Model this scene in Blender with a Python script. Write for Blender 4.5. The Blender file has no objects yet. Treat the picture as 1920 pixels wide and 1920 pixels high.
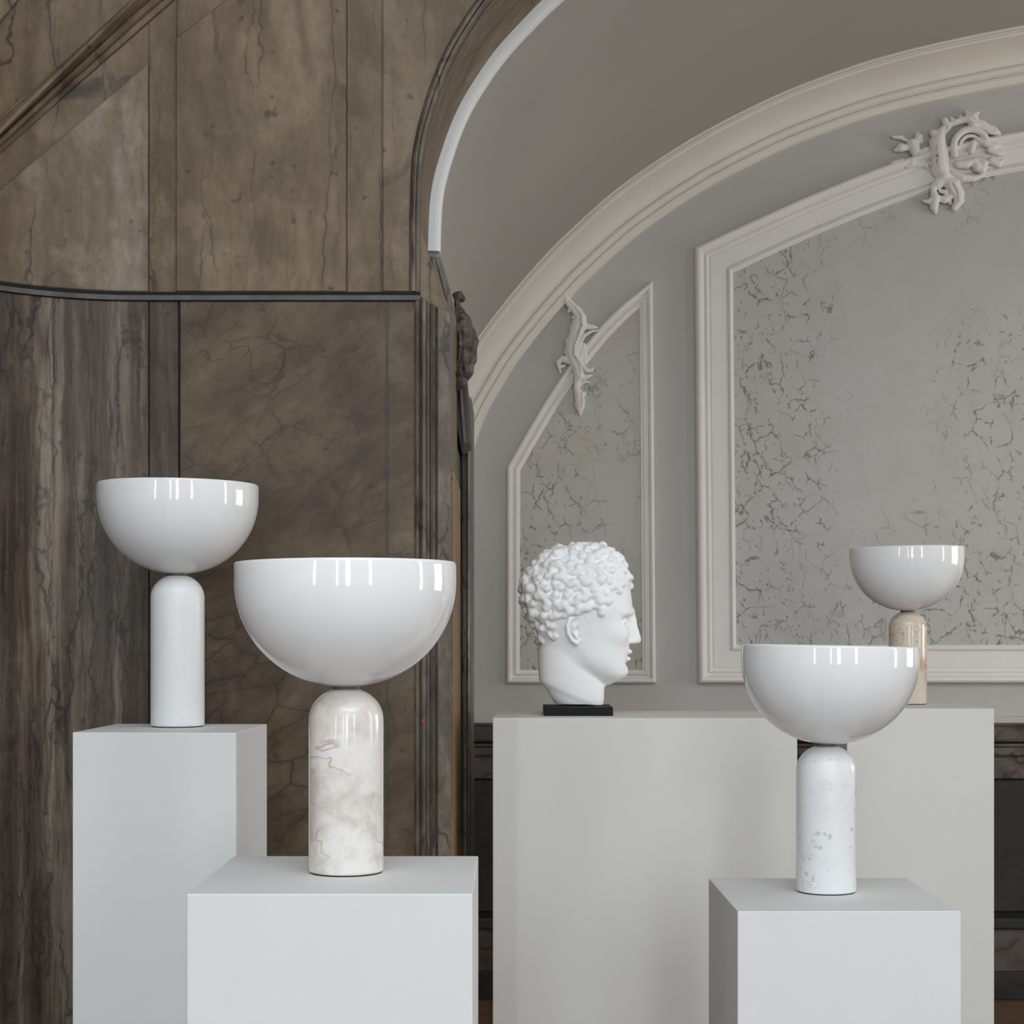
import bpy, bmesh, math, random
import numpy as np
from mathutils import Vector, Matrix

C = bpy.context.scene.collection
SC = bpy.context.scene
PI = math.pi
# ------------------------------------------------------------------ camera, light, exposure
F = 3300.0; CX = 960.0; HY = 1187.0           # focal length, principal x, horizon y in pixels of the 1920 frame
EYE = 1.4488
D2 = 7.0                                       # back wall of the alcove
D1 = 3.73                                      # front wall with the arch
DV = 4.10                                      # where the plaster vault begins
cam = bpy.data.cameras.new('camera'); co = bpy.data.objects.new('camera', cam); C.objects.link(co)
co.location = (0, 0, EYE); co.rotation_euler = (PI/2, 0, 0)
cam.sensor_width = 36; cam.lens = 36*F/1920; cam.shift_x = 0; cam.shift_y = (HY-960)/1920
cam.clip_start = 0.05; SC.camera = co

SC.view_settings.view_transform = 'Standard'; SC.view_settings.look = 'None'
SC.view_settings.gamma = 1; SC.view_settings.exposure = 0.09; SC.view_settings.use_curve_mapping = False
w = bpy.data.worlds.new('world'); SC.world = w; w.use_nodes = True
w.node_tree.nodes['Background'].inputs[0].default_value = (0.72, 0.78, 0.86, 1)
w.node_tree.nodes['Background'].inputs[1].default_value = 0.5

RX = 6.2; LX = -4.5; RY = -5.0; CZ = 5.2       # room: right, left, rear, ceiling
# windows: centre along wall, width, wall
WINS = [('rear', -3.9, 0.42), ('rear', -0.65, 0.30), ('rear', 0.75, 0.62), ('rear', 4.1, 0.55), ('right', 2.3, 0.50), ('alcove', 5.4, 1.8)]
WZ0, WZ1 = 0.7, 4.6
RAD = {'rear': 15.0, 'right': 8.0, 'alcove': 6.5}
for i, (wall, c, wd) in enumerate(WINS):
    L = bpy.data.lights.new('window_light', 'AREA'); L.shape = 'RECTANGLE'
    L.size = wd; L.size_y = WZ1-WZ0
    L.energy = RAD[wall]*wd*(WZ1-WZ0)*4*0.785
    L.color = (0.84, 0.93, 1.0) if wall == 'rear' else (0.98, 0.98, 0.97)
    lo = bpy.data.objects.new('window_light', L); C.objects.link(lo)
    if wall == 'rear':
        lo.location = (c, RY+0.02, (WZ0+WZ1)/2); lo.rotation_euler = (PI/2, 0, 0)
    else:
        if wall == 'alcove': L.size_y = 2.0; L.energy *= 0.5; L.color = (1.0, 0.96, 0.91)
        lo.location = ((RX if wall == 'right' else 5.83)-0.02, c, (WZ0+WZ1)/2 if wall == 'right' else 1.95); lo.rotation_euler = (PI/2, 0, PI/2)

# soft overhead light added below the closed ceiling to brighten the plinth tops
L = bpy.data.lights.new('added_top_light', 'AREA'); L.shape = 'RECTANGLE'; L.size = 5.0; L.size_y = 3.0
L.energy = 3.6*15*PI; L.color = (0.86, 0.94, 1.0)
lo = bpy.data.objects.new('added_top_light', L); C.objects.link(lo); lo.location = (1.0, -1.2, CZ-0.02)

# ------------------------------------------------------------------ helpers
def P(x, y, D):
    return Vector(((x-CX)*D/F, D, EYE+(HY-y)*D/F))
def link(name, me, mat=None, parent=None, smooth=False):
    o = bpy.data.objects.new(name, me); C.objects.link(o)
    if mat: me.materials.append(mat)
    if parent: o.parent = parent
    if smooth:
        me.polygons.foreach_set('use_smooth', [True]*len(me.polygons))
    return o
def mesh(verts, faces, recalc=True):
    me = bpy.data.meshes.new('m'); me.from_pydata([tuple(v) for v in verts], [], faces); me.update()
    if recalc:
        bm = bmesh.new(); bm.from_mesh(me); bmesh.ops.recalc_face_normals(bm, faces=bm.faces[:]); bm.to_mesh(me); bm.free()
    return me
def autosmooth(o, deg=35):
    me = o.data
    me.polygons.foreach_set('use_smooth', [True]*len(me.polygons))
    bm = bmesh.new(); bm.from_mesh(me)
    a = math.radians(deg)
    for e in bm.edges:
        if len(e.link_faces) == 2 and e.calc_face_angle(0) > a: e.smooth = False
    bm.to_mesh(me); bm.free(); return o
def bevel(o, wd=0.002, seg=2):
    m = o.modifiers.new('bevel', 'BEVEL'); m.width = wd; m.segments = seg; m.limit_method = 'ANGLE'; m.angle_limit = math.radians(40)
    m.harden_normals = False
    return o
def box_me(x0, x1, y0, y1, z0, z1):
    v = [(x0,y0,z0),(x1,y0,z0),(x1,y1,z0),(x0,y1,z0),(x0,y0,z1),(x1,y0,z1),(x1,y1,z1),(x0,y1,z1)]
    f = [(0,3,2,1),(4,5,6,7),(0,1,5,4),(1,2,6,5),(2,3,7,6),(3,0,4,7)]
    return mesh(v, f, False)
def struct(o): o['kind'] = 'structure'; return o
def thing(name, label, cat, loc=(0,0,0), rotz=0, group=None):
    o = bpy.data.objects.new(name, None); C.objects.link(o); o.location = loc; o.rotation_euler = (0,0,rotz)
    o.empty_display_size = 0.05
    o['label'] = label; o['category'] = cat
    if group: o['group'] = group
    return o
def tag(o, label, cat, group=None):
    o['label'] = label; o['category'] = cat
    if group: o['group'] = group
    return o
def lathe(prof, seg=96):
    v = []; f = []; n = len(prof)
    for i in range(seg):
        a = 2*PI*i/seg
        for r, z in prof: v.append((r*math.cos(a), r*math.sin(a), z))
    for i in range(seg):
        j = (i+1) % seg
        for k in range(n-1): f.append((i*n+k, j*n+k, j*n+k+1, i*n+k+1))
    me = mesh(v, f, False)
    bm = bmesh.new(); bm.from_mesh(me); bmesh.ops.remove_doubles(bm, verts=bm.verts[:], dist=1e-6)
    bmesh.ops.dissolve_degenerate(bm, edges=bm.edges[:], dist=1e-7)
    bmesh.ops.recalc_face_normals(bm, faces=bm.faces[:]); bm.to_mesh(me); bm.free()
    return me
def offset_path(path, off, closed=False):
    """offset to the right of travel, mitred"""
    n = len(path); out = []
    for i in range(n):
        p = Vector(path[i])
        a = Vector(path[(i-1) % n]) if (closed or i > 0) else None
        b = Vector(path[(i+1) % n]) if (closed or i < n-1) else None
        d1 = (p-a).normalized() if a is not None else (b-p).normalized()
        d2 = (b-p).normalized() if b is not None else d1
        n1 = Vector((d1.y, -d1.x)); n2 = Vector((d2.y, -d2.x))
        m = n1+n2; m = m/max(m.dot(n1), 1e-3) if m.length > 1e-6 else n1
        out.append(p+m*off)
    return out
def sweep(path, prof, yw, closed=False, pclosed=False):
    """profile (off, d): off inward (right of travel), d toward the viewer from plane y=yw"""
    n = len(path); m = len(prof); v = []; f = []
    cols = [offset_path(path, o, closed) for o, d in prof]
    for i in range(n):
        for j, (o, d) in enumerate(prof):
            q = cols[j][i]; v.append((q.x, yw-d, q.y))
    for i in range(n if closed else n-1):
        k = (i+1) % n
        for j in range(m if pclosed else m-1):
            l = (j+1) % m
            f.append((i*m+j, k*m+j, k*m+l, i*m+l))
    if not closed and pclosed:
        f.append(tuple(range(m))); f.append(tuple((n-1)*m+j for j in range(m)))
    return mesh(v, f)
def prism(poly, y0, y1):
    """polygon in (x,z) extruded from y0 to y1"""
    n = len(poly)
    bm = bmesh.new()
    a = [bm.verts.new((p[0], y0, p[1])) for p in poly]; b = [bm.verts.new((p[0], y1, p[1])) for p in poly]
    bm.faces.new(a); bm.faces.new(b[::-1])
    for i in range(n): bm.faces.new((a[i], b[i], b[(i+1) % n], a[(i+1) % n]))
    bmesh.ops.recalc_face_normals(bm, faces=bm.faces[:])
    bmesh.ops.triangulate(bm, faces=[q for q in bm.faces if len(q.verts) > 4])
    me = bpy.data.meshes.new('m'); bm.to_mesh(me); bm.free(); return me
def catmull(pts, sub=6):
    out = []; n = len(pts)
    for i in range(n-1):
        p0 = Vector(pts[max(i-1,0)]); p1 = Vector(pts[i]); p2 = Vector(pts[i+1]); p3 = Vector(pts[min(i+2,n-1)])
        for k in range(sub):
            t = k/sub
            out.append(0.5*((2*p1)+(p2-p0)*t+(2*p0-5*p1+4*p2-p3)*t*t+(3*p1-p0-3*p2+p3)*t**3))
    out.append(Vector(pts[-1])); return out

# ------------------------------------------------------------------ node materials
class NT:
    def __init__(s, name):
        s.m = bpy.data.materials.new(name); s.m.use_nodes = True; s.t = s.m.node_tree; s.N = s.t.nodes
        s.b = s.N['Principled BSDF']; s.tc = s.N.new('ShaderNodeTexCoord')
    def l(s, a, b): s.t.links.new(a, b)
    def mapping(s, scale=(1,1,1), rot=(0,0,0), loc=(0,0,0), src=None):
        n = s.N.new('ShaderNodeMapping'); n.inputs['Scale'].default_value = scale; n.inputs['Rotation'].default_value = rot
        n.inputs['Location'].default_value = loc; s.l(src or s.tc.outputs['Object'], n.inputs[0]); return n.outputs[0]
    def noise(s, vec, scale=1, detail=6, rough=0.55, dist=0, out='Fac'):
        n = s.N.new('ShaderNodeTexNoise'); n.inputs['Scale'].default_value = scale; n.inputs['Detail'].default_value = detail
        n.inputs['Roughness'].default_value = rough; n.inputs['Distortion'].default_value = dist; s.l(vec, n.inputs['Vector']); return n.outputs[out]
    def warp(s, vec, scale, amt):
        c = s.noise(vec, scale, 4, 0.6, 0, 'Color')
        v = s.N.new('ShaderNodeVectorMath'); v.operation = 'MULTIPLY_ADD'; s.l(c, v.inputs[0]); v.inputs[1].default_value = (amt,)*3; s.l(vec, v.inputs[2]); return v.outputs[0]
    def voro(s, vec, scale, rnd=1):
        n = s.N.new('ShaderNodeTexVoronoi'); n.feature = 'DISTANCE_TO_EDGE'; n.inputs['Scale'].default_value = scale
        n.inputs['Randomness'].default_value = rnd; s.l(vec, n.inputs['Vector']); return n.outputs['Distance']
    def ramp(s, fac, stops):
        n = s.N.new('ShaderNodeValToRGB'); e = n.color_ramp.elements
        while len(e) < len(stops): e.new(0.5)
        for q, (p, c) in zip(e, stops):
            q.position = p; q.color = (c, c, c, 1) if isinstance(c, (int, float)) else (*c, 1)
        s.l(fac, n.inputs[0]); return n.outputs[0]
    def mul(s, a, b):
        n = s.N.new('ShaderNodeMath'); n.operation = 'MULTIPLY'
        for i, q in enumerate((a, b)):
            if isinstance(q, (int, float)): n.inputs[i].default_value = q
            else: s.l(q, n.inputs[i])
        return n.outputs[0]
    def absd(s, a, c=0.5):
        n = s.N.new('ShaderNodeMath'); n.operation = 'SUBTRACT'; s.l(a, n.inputs[0]); n.inputs[1].default_value = c
        k = s.N.new('ShaderNodeMath'); k.operation = 'ABSOLUTE'; s.l(n.outputs[0], k.inputs[0]); return k.outputs[0]
    def mix(s, fac, a, b):
        n = s.N.new('ShaderNodeMix'); n.data_type = 'RGBA'
        if isinstance(fac, (int, float)): n.inputs['Factor'].default_value = fac
        else: s.l(fac, n.inputs['Factor'])
        for k, q in ((6, a), (7, b)):
            if isinstance(q, tuple): n.inputs[k].default_value = (*q, 1)
            else: s.l(q, n.inputs[k])
        return n.outputs[2]
    def bump(s, h, strength=0.2, dist=0.002):
        n = s.N.new('ShaderNodeBump'); n.inputs['Strength'].default_value = strength; n.inputs['Distance'].default_value = dist
        s.l(h, n.inputs['Height']); s.l(n.outputs[0], s.b.inputs['Normal'])
    def fin(s, col, rough=0.6, spec=0.5):
        if isinstance(col, tuple): s.b.inputs['Base Color'].default_value = (*col, 1)
        else: s.l(col, s.b.inputs['Base Color'])
        if isinstance(rough, (int, float)): s.b.inputs['Roughness'].default_value = rough
        else: s.l(rough, s.b.inputs['Roughness'])
        s.b.inputs['Specular IOR Level'].default_value = spec
        return s.m

def paint(name, col, rough=0.75, var=0.06, sc=3.0, bumpy=0.1, spec=0.3):
    t = NT(name); n = t.noise(t.mapping(), sc, 5)
    a = tuple(c*(1-var) for c in col); b = tuple(min(1, c*(1+var)) for c in col)
    col_ = t.ramp(n, [(0.3, a), (0.7, b)])
    if bumpy: t.bump(t.noise(t.mapping(), 260, 3), bumpy, 0.0008)
    return t.fin(col_, rough, spec)

def brown_marble(name, lo, mid, hi, streak=(9, 9, 0.7), vein=(7, 7, 0.6), rot=(0,0,0), veinw=0.02, veincol=(0.025,0.02,0.018), rough=0.5, cracks=0.8, seed=0.0, patch=0.5, wp=0.25, mk=0.38, vor=None, vthr=0.01, vk=0.8, vm=0.40, mot=1.0):
    t = NT(name); base = t.mapping((1,1,1), rot, (seed, seed*0.7, seed*1.3))
    sv = t.mapping(streak, (0,0,0), (0,0,0), t.warp(base, 2.0, wp))
    n1 = t.noise(sv, 1.0, 8, 0.62)
    c = t.ramp(n1, [(0.34, lo), (0.5, mid), (0.66, hi)])
    n1b = t.noise(t.mapping(tuple(q*2.7 for q in streak), (0,0,0), (5,1,2), t.warp(base, 3.0, wp*0.6)), 1.0, 6, 0.65)
    c = t.mix(t.mul(t.ramp(n1b, [(0.36, 1.0), (0.52, 0.0)]), 0.55), c, lo)
    c = t.mix(t.mul(t.ramp(n1b, [(0.55, 0.0), (0.72, 1.0)]), 0.4), c, hi)
    n2 = t.noise(base, 2.2, 5)
    grey = tuple(0.5*(q+0.11) for q in mid)
    c = t.mix(t.mul(t.ramp(n2, [(0.42, 0.0), (0.65, 1.0)]), patch), c, grey)
    # fine grain
    n3 = t.noise(base, 55, 6, 0.7)
    c = t.mix(t.mul(t.ramp(n3, [(0.3, 0.0), (0.75, 1.0)]), 0.22), c, tuple(q*0.45 for q in mid))
    # veins: thin contour lines of stretched noise
    vv = t.mapping(vein, (0,0,0), (3,5,1), t.warp(base, 7.0, 0.045))
    a = t.absd(t.noise(vv, 1.0, 3, 0.5), 0.5)
    v1 = t.ramp(a, [(0.0, 1.0), (veinw*0.45, 0.75), (veinw, 0.0)])
    msk = t.ramp(t.noise(base, 4.3, 3), [(mk, 0.0), (mk+0.16, 1.0)])
    v1 = t.mul(t.mul(v1, msk), cracks)
    c = t.mix(v1, c, veincol)
    # soft dark smudges next to veins
    v2 = t.ramp(a, [(0.0, 0.35), (veinw*3.5, 0.0)])
    c = t.mix(t.mul(t.mul(v2, cracks), 0.6), c, lo)
    if vor:
        vb_ = t.mapping(vor, (0,0,0), (1.3,2.2,seed), t.warp(t.warp(base, 5.0, 0.07), 30.0, 0.012))
        dd = t.voro(vb_, 1.0)
        vm_ = t.ramp(t.noise(t.mapping((1,1,0.6), (0,0,0), (seed,4,2), base), 3.6, 4), [(vm, 0.0), (vm+0.16, 1.0)])
        c = t.mix(t.mul(t.ramp(dd, [(0.0, 0.45), (vthr*6, 0.0)]), t.mul(vm_, vk)), c, tuple(q*0.75 for q in lo))
        c = t.mix(t.mul(t.ramp(dd, [(0.0, 1.0), (vthr*0.5, 0.8), (vthr, 0.0)]), t.mul(vm_, vk)), c, veincol)
    # mottling
    c = t.mix(t.mul(t.ramp(t.noise(base, 9, 7, 0.7), [(0.35, 1.0), (0.55, 0.0)]), 0.40*mot), c, tuple(q*0.9 for q in lo))
    c = t.mix(t.mul(t.ramp(t.noise(t.mapping((1,1,1),(0,0,0),(3,3,3),base), 7, 7, 0.7), [(0.52, 0.0), (0.72, 1.0)]), 0.45*mot), c, tuple(min(1,q*1.15) for q in hi))
    # chips
    ch = t.ramp(t.noise(base, 34, 2, 0.4), [(0.70, 0.0), (0.76, 1.0)])
    c = t.mix(t.mul(ch, 0.5), c, (0.03,0.026,0.022))
    t.bump(t.noise(base, 30, 5), 0.18, 0.002)
    r = t.ramp(n2, [(0.3, rough-0.08), (0.7, rough+0.1)])
    return t.fin(c, r, 0.22)

M = {}
M['marble_up'] = brown_marble('brown_marble_upper', (0.118,0.081,0.050), (0.215,0.157,0.100), (0.285,0.220,0.152), streak=(8,8,0.6), vein=(11,11,0.4), veinw=0.005, cracks=0.6, seed=2.1, patch=0.3, mk=0.46, vor=(9,9,0.8), vthr=0.016, vk=0.85, vm=0.42, veincol=(0.045,0.033,0.026))
M['marble_up2'] = brown_marble('brown_marble_upper_pale', (0.128,0.090,0.058), (0.225,0.168,0.112), (0.38,0.33,0.27), streak=(8,8,0.45), vein=(11,11,0.4), veinw=0.005, cracks=0.6, seed=7.4, patch=0.3, mk=0.46, vor=(9,9,0.8), vthr=0.016, vk=0.85, vm=0.42, veincol=(0.045,0.033,0.026))
M['marble_streak'] = brown_marble('streaked_brown_marble', (0.038,0.026,0.018), (0.118,0.086,0.061), (0.35,0.295,0.235), streak=(20,20,0.35), vein=(26,26,0.8), veinw=0.010, cracks=0.7, rough=0.4, seed=4.4, patch=0.12, wp=0.06, vor=(18,18,1.3), vthr=0.03, vk=0.7, vm=0.42, mot=0.3)
M['marble_panel'] = brown_marble('veined_brown_marble', (0.066,0.043,0.026), (0.132,0.091,0.056), (0.190,0.140,0.090), streak=(3.5,3.5,7), vein=(6,6,11), rot=(0,0.55,0), veinw=0.006, cracks=0.7, rough=0.38, seed=1.2, patch=0.25, mk=0.44, vor=(8,8,13), vthr=0.018, vk=0.85, vm=0.44, veincol=(0.04,0.028,0.022))
M['marble_dark'] = brown_marble('dark_marble_reveal', (0.06,0.052,0.045), (0.105,0.092,0.08), (0.15,0.135,0.12), streak=(3,3,2), vein=(4,4,4), veinw=0.01, rough=0.5, seed=9)
M['marble_jamb'] = brown_marble('moulded_brown_marble', (0.075,0.056,0.041), (0.15,0.117,0.088), (0.28,0.235,0.185), streak=(14,14,3), vein=(9,9,3), veinw=0.015, rough=0.35, seed=5.5)
M['marble_dado'] = brown_marble('reddish_dado_marble', (0.05,0.036,0.03), (0.115,0.085,0.07), (0.17,0.135,0.115), streak=(3,3,6), vein=(4,4,4), veinw=0.02, rough=0.3, seed=3.3)
M['dado_dark'] = brown_marble('dark_dado_panel', (0.018,0.015,0.013), (0.030,0.026,0.022), (0.042,0.036,0.031), streak=(2,2,2), vein=(3,3,3), veinw=0.01, rough=0.45, seed=6.3, cracks=0.3)
M['black_joint'] = paint('black_joint', (0.012,0.012,0.012), 0.8, 0.1, 5, 0)
M['grey_joint'] = paint('grey_joint', (0.11,0.105,0.097), 0.6, 0.25, 20, 0.1)
M['ochre'] = brown_marble('ochre_marble', (0.14,0.075,0.03), (0.27,0.155,0.062), (0.34,0.21,0.09), streak=(8,8,2), vein=(12,12,12), veinw=0.02, rough=0.35, seed=8.8, patch=0.1)
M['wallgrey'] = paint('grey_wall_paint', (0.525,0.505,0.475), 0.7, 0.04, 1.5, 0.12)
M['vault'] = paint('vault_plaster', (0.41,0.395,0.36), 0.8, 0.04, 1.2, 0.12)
M['moulding'] = paint('warm_white_moulding', (0.83,0.79,0.76), 0.55, 0.03, 5, 0.08)
M['cornice'] = paint('cream_cornice', (0.77,0.735,0.67), 0.55, 0.03, 3, 0.05)
M['band'] = paint('white_arch_band', (0.86,0.86,0.85), 0.5, 0.02, 3, 0.03)
M['plinth'] = paint('plinth_paint', (0.74,0.74,0.73), 0.62, 0.012, 6, 0.12)
M['plinth_warm_lit'] = paint('plinth_paint_warm_lit', (0.74,0.72,0.68), 0.62, 0.012, 6, 0.12)  # same paint, with the warmer light on the back plinths put into its colour
M['plaster'] = paint('white_plaster', (0.94,0.94,0.94), 0.6, 0.015, 30, 0.1)
M['black'] = paint('black_stone', (0.010,0.010,0.011), 0.55, 0.1, 5, 0, 0.15)
M['room'] = paint('room_plaster', (0.72,0.71,0.69), 0.85, 0.03, 2, 0)
M['felt'] = paint('dark_felt', (0.03,0.03,0.03), 0.9, 0.1, 10, 0)
M['steel'] = paint('dark_steel_collar', (0.10,0.095,0.09), 0.4, 0.05, 5, 0)
M['red'] = paint('red_spot', (0.6,0.03,0.05), 0.5, 0.02, 5, 0)

t = NT('opal_acrylic'); M['shade'] = t.fin((0.85,0.85,0.85), 0.06, 0.5)
t.b.inputs['Subsurface Weight'].default_value = 0.0
# floor: dark reddish parquet
t = NT('brown_parquet'); v = t.mapping((1,1,1))
br = t.N.new('ShaderNodeTexBrick'); br.inputs['Scale'].default_value = 3.0; br.inputs['Mortar Size'].default_value = 0.006
br.inputs['Color1'].default_value = (0.16,0.085,0.05,1); br.inputs['Color2'].default_value = (0.21,0.12,0.07,1); br.inputs['Mortar'].default_value = (0.03,0.02,0.015,1)
t.l(v, br.inputs['Vector'])
c = t.mix(t.mul(t.noise(t.mapping((2,30,2)), 1, 6), 0.5), br.outputs[0], (0.09,0.045,0.028)); M['floor'] = t.fin(c, 0.35)

# veined grey infill of the wall panels
def infill(name, beige, seed, x0, z0, bias):
    t = NT(name); b = t.mapping((1,1,1), (0,0.25,0), (seed, 0, seed*2))
    c = t.ramp(t.noise(b, 1.6, 5), [(0.35, (0.51,0.50,0.475)), (0.62, beige)])
    c = t.mix(t.mul(t.ramp(t.noise(b, 6, 4), [(0.4,0.0),(0.7,1.0)]), 0.35), c, (0.42,0.405,0.375))
    sx = t.N.new('ShaderNodeSeparateXYZ'); t.l(t.tc.outputs['Object'], sx.inputs[0])
    def rng(o, a, b_, k_):
        m = t.N.new('ShaderNodeMapRange'); m.inputs[1].default_value = a; m.inputs[2].default_value = b_; m.inputs[3].default_value = k_; m.inputs[4].default_value = 0.0
        t.l(o, m.inputs[0]); return m.outputs[0]
    def add(p, q):
        m = t.N.new('ShaderNodeMath'); m.operation = 'ADD'
        t.l(p, m.inputs[0])
        if isinstance(q, float): m.inputs[1].default_value = q
        else: t.l(q, m.inputs[1])
        return m.outputs[0]
    dens = add(add(rng(sx.outputs[0], x0, x0+0.45, 0.13), rng(sx.outputs[2], z0, z0+0.35, 0.13)), bias)
    wv = t.warp(b, 11, 0.07); wv = t.mapping((1,1,0.75), (0,0,0), (0,0,0), wv)
    wv2 = t.warp(wv, 60, 0.016)
    big = t.ramp(t.voro(wv2, 9.0), [(0.0,1.0),(0.014,0.65),(0.030,0.0)])
    fine = t.ramp(t.voro(wv2, 15.0), [(0.0,1.0),(0.018,0.75),(0.038,0.0)])
    mA = t.ramp(add(t.noise(t.mapping((1.0,1,0.45), (0,0,0), (4.1,0,0.6), b), 2.6, 4), dens), [(0.50,0.0),(0.63,1.0)])
    mB = t.ramp(t.noise(t.mapping((1,1,1), (0,0,0), (9,2,0), b), 20, 2), [(0.47,0.0),(0.54,1.0)])
    mC = t.ramp(t.noise(t.mapping((1,1,1), (0,0,0), (2,7,0), b), 14, 2), [(0.47,0.0),(0.55,1.0)])
    mD = t.ramp(add(t.noise(t.mapping((1,1,0.6), (0,0,0), (7,7,3), b), 2.3, 3), dens), [(0.46,0.0),(0.58,1.0)])
    halo = t.ramp(t.voro(wv2, 9.0), [(0.0,0.12),(0.12,0.0)])
    c = t.mix(t.mul(halo, mA), c, (0.30,0.285,0.245))
    c = t.mix(t.mul(t.mul(big, mD), t.mul(mC, 0.8)), c, (0.10,0.095,0.08))
    c = t.mix(t.mul(t.mul(fine, mA), t.mul(mB, 0.75)), c, (0.085,0.08,0.068))
    sp = t.ramp(t.noise(t.mapping((1,1,0.6), (0,0,0), (1,1,1), b), 75, 2, 0.4), [(0.66,0.0),(0.72,1.0)])
    c = t.mix(t.mul(sp, t.mul(mD, 0.7)), c, (0.16,0.15,0.13))
    return t.fin(c, 0.45, 0.4)
M['infill_a'] = infill('grey_crackled_marbling', (0.53,0.50,0.455), 1.7, 0.95, 1.42, -0.01)
M['infill_b'] = infill('beige_crackled_marbling', (0.53,0.475,0.385), 5.2, 0.0, 1.3, 0.02)

def lamp_marble(name, base, patches, vein, pm=(0.52,0.62), vw=0.012, rough=0.12, scale=1.0, seed=0, flecks=None, vrot=(0,0,0), vs=(10,10,22), pamt=0.85):
    t = NT(name); b = t.mapping((scale,)*3, (0,0,0), (seed,seed*1.7,seed*0.3))
    wv = t.warp(b, 16, 0.04)
    c = t.mix(t.mul(t.ramp(t.noise(wv, 12, 6, 0.6), [(pm[0],0.0),(pm[1],1.0)]), pamt), base, patches)
    a = t.absd(t.noise(t.mapping(vs, vrot, (1,2,3), wv), 1, 3), 0.5)
    c = t.mix(t.mul(t.ramp(a, [(0,1.0),(vw,0.0)]), t.mul(t.ramp(t.noise(b, 9, 2),[(0.42,0.0),(0.6,1.0)]), 0.7)), c, vein)
    if flecks:
        c = t.mix(t.mul(t.ramp(t.noise(b, 55, 3), [(0.62,0.0),(0.70,1.0)]), 0.8), c, flecks)
    return t.fin(c, rough, 0.5)
M['lamp_plain'] = lamp_marble('plain_white_marble', (0.83,0.825,0.83), (0.78,0.78,0.79), (0.72,0.72,0.74), rough=0.35, pamt=0.4)
M['lamp_rose'] = lamp_marble('rose_veined_marble', (0.83,0.785,0.75), (0.44,0.34,0.22), (0.42,0.22,0.15), pm=(0.49,0.66), vw=0.007, rough=0.12, seed=4.6, pamt=0.6, vs=(2.5,2.5,9))
M['lamp_grey'] = lamp_marble('grey_flecked_marble', (0.83,0.83,0.835), (0.52,0.53,0.55), (0.45,0.45,0.47), pm=(0.52,0.74), vw=0.005, rough=0.3, seed=6.4, pamt=0.35, flecks=(0.50,0.51,0.53))
M['lamp_beige'] = lamp_marble('beige_flecked_marble', (0.70,0.60,0.50), (0.52,0.38,0.26), (0.25,0.13,0.07), pm=(0.50,0.66), vw=0.012, rough=0.12, seed=9.7, flecks=(0.20,0.12,0.08), scale=1.2)

# ------------------------------------------------------------------ room shell
struct(link('floor', box_me(LX-.2, RX+.2, RY-.2, D2+.2, -0.1, 0), M['floor']))
struct(link('ceiling', box_me(LX-.2, RX+.2, RY-.2, D1+0.4, CZ, CZ+0.1), M['room']))
def holed_wall(name, horiz, fixed0, fixed1, lo, hi, holes):
    """wall slab with window openings"""
    cuts = sorted(holes); segs = []; p = lo
    for a, b in cuts:
        segs.append((p, a, 0, CZ)); segs.append((a, b, 0, WZ0)); segs.append((a, b, WZ1, CZ)); p = b
    segs.append((p, hi, 0, CZ)); v = []; f = []
    for a, b, z0, z1 in segs:
        me = box_me(a, b, fixed0, fixed1, z0, z1) if horiz else box_me(fixed0, fixed1, a, b, z0, z1)
        k = len(v); v += [tuple(q.co) for q in me.vertices]; f += [tuple(k+i for i in pl.vertices) for pl in me.polygons]
    return struct(link(name, mesh(v, f, False), M['room']))
holed_wall('wall_rear', True, RY-0.15, RY, LX, RX, [(c-wd/2, c+wd/2) for wl, c, wd in WINS if wl == 'rear'])
holed_wall('wall_right', False, RX, RX+0.15, RY, D1, [(c-wd/2, c+wd/2) for wl, c, wd in WINS if wl == 'right'])
struct(link('wall_side', box_me(LX-0.15, LX, RY, 3.1, 0, CZ), M['room']))
for i, (wl, c, wd) in enumerate(WINS):
    v = []; f = []
    if wl == 'alcove':
        bx = [(c-wd/2-.05, c-wd/2, .95, 2.95), (c+wd/2, c+wd/2+.05, .95, 2.95), (c-wd/2-.05, c+wd/2+.05, .90, .96), (c-wd/2-.05, c+wd/2+.05, 2.94, 3.0)]
        for a, b, z0, z1 in bx:
            me = box_me(5.76, 5.82, a, b, z0, z1); k = len(v); v += [tuple(q.co) for q in me.vertices]; f += [tuple(k+j for j in pl.vertices) for pl in me.polygons]
        struct(link('window_%d' % (i+1), mesh(v, f, False), M['moulding'])); continue
    bars = [(c-wd/2, c-wd/2+0.05, WZ0, WZ1), (c+wd/2-0.05, c+wd/2, WZ0, WZ1), (c-wd/2, c+wd/2, WZ0, WZ0+0.06), (c-wd/2, c+wd/2, WZ1-0.06, WZ1), (c-wd/2, c+wd/2, 3.1, 3.16)]
    if wd > 0.7: bars.append((c-0.025, c+0.025, WZ0, WZ1))
    for a, b, z0, z1 in bars:
        me = box_me(a, b, RY+0.03, RY+0.07, z0, z1) if wl == 'rear' else box_me(RX-0.07, RX-0.03, a, b, z0, z1)
        k = len(v); v += [tuple(q.co) for q in me.vertices]; f += [tuple(k+j for j in pl.vertices) for pl in me.polygons]
    struct(link('window_%d' % (i+1), mesh(v, f, False), M['moulding']))

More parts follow.
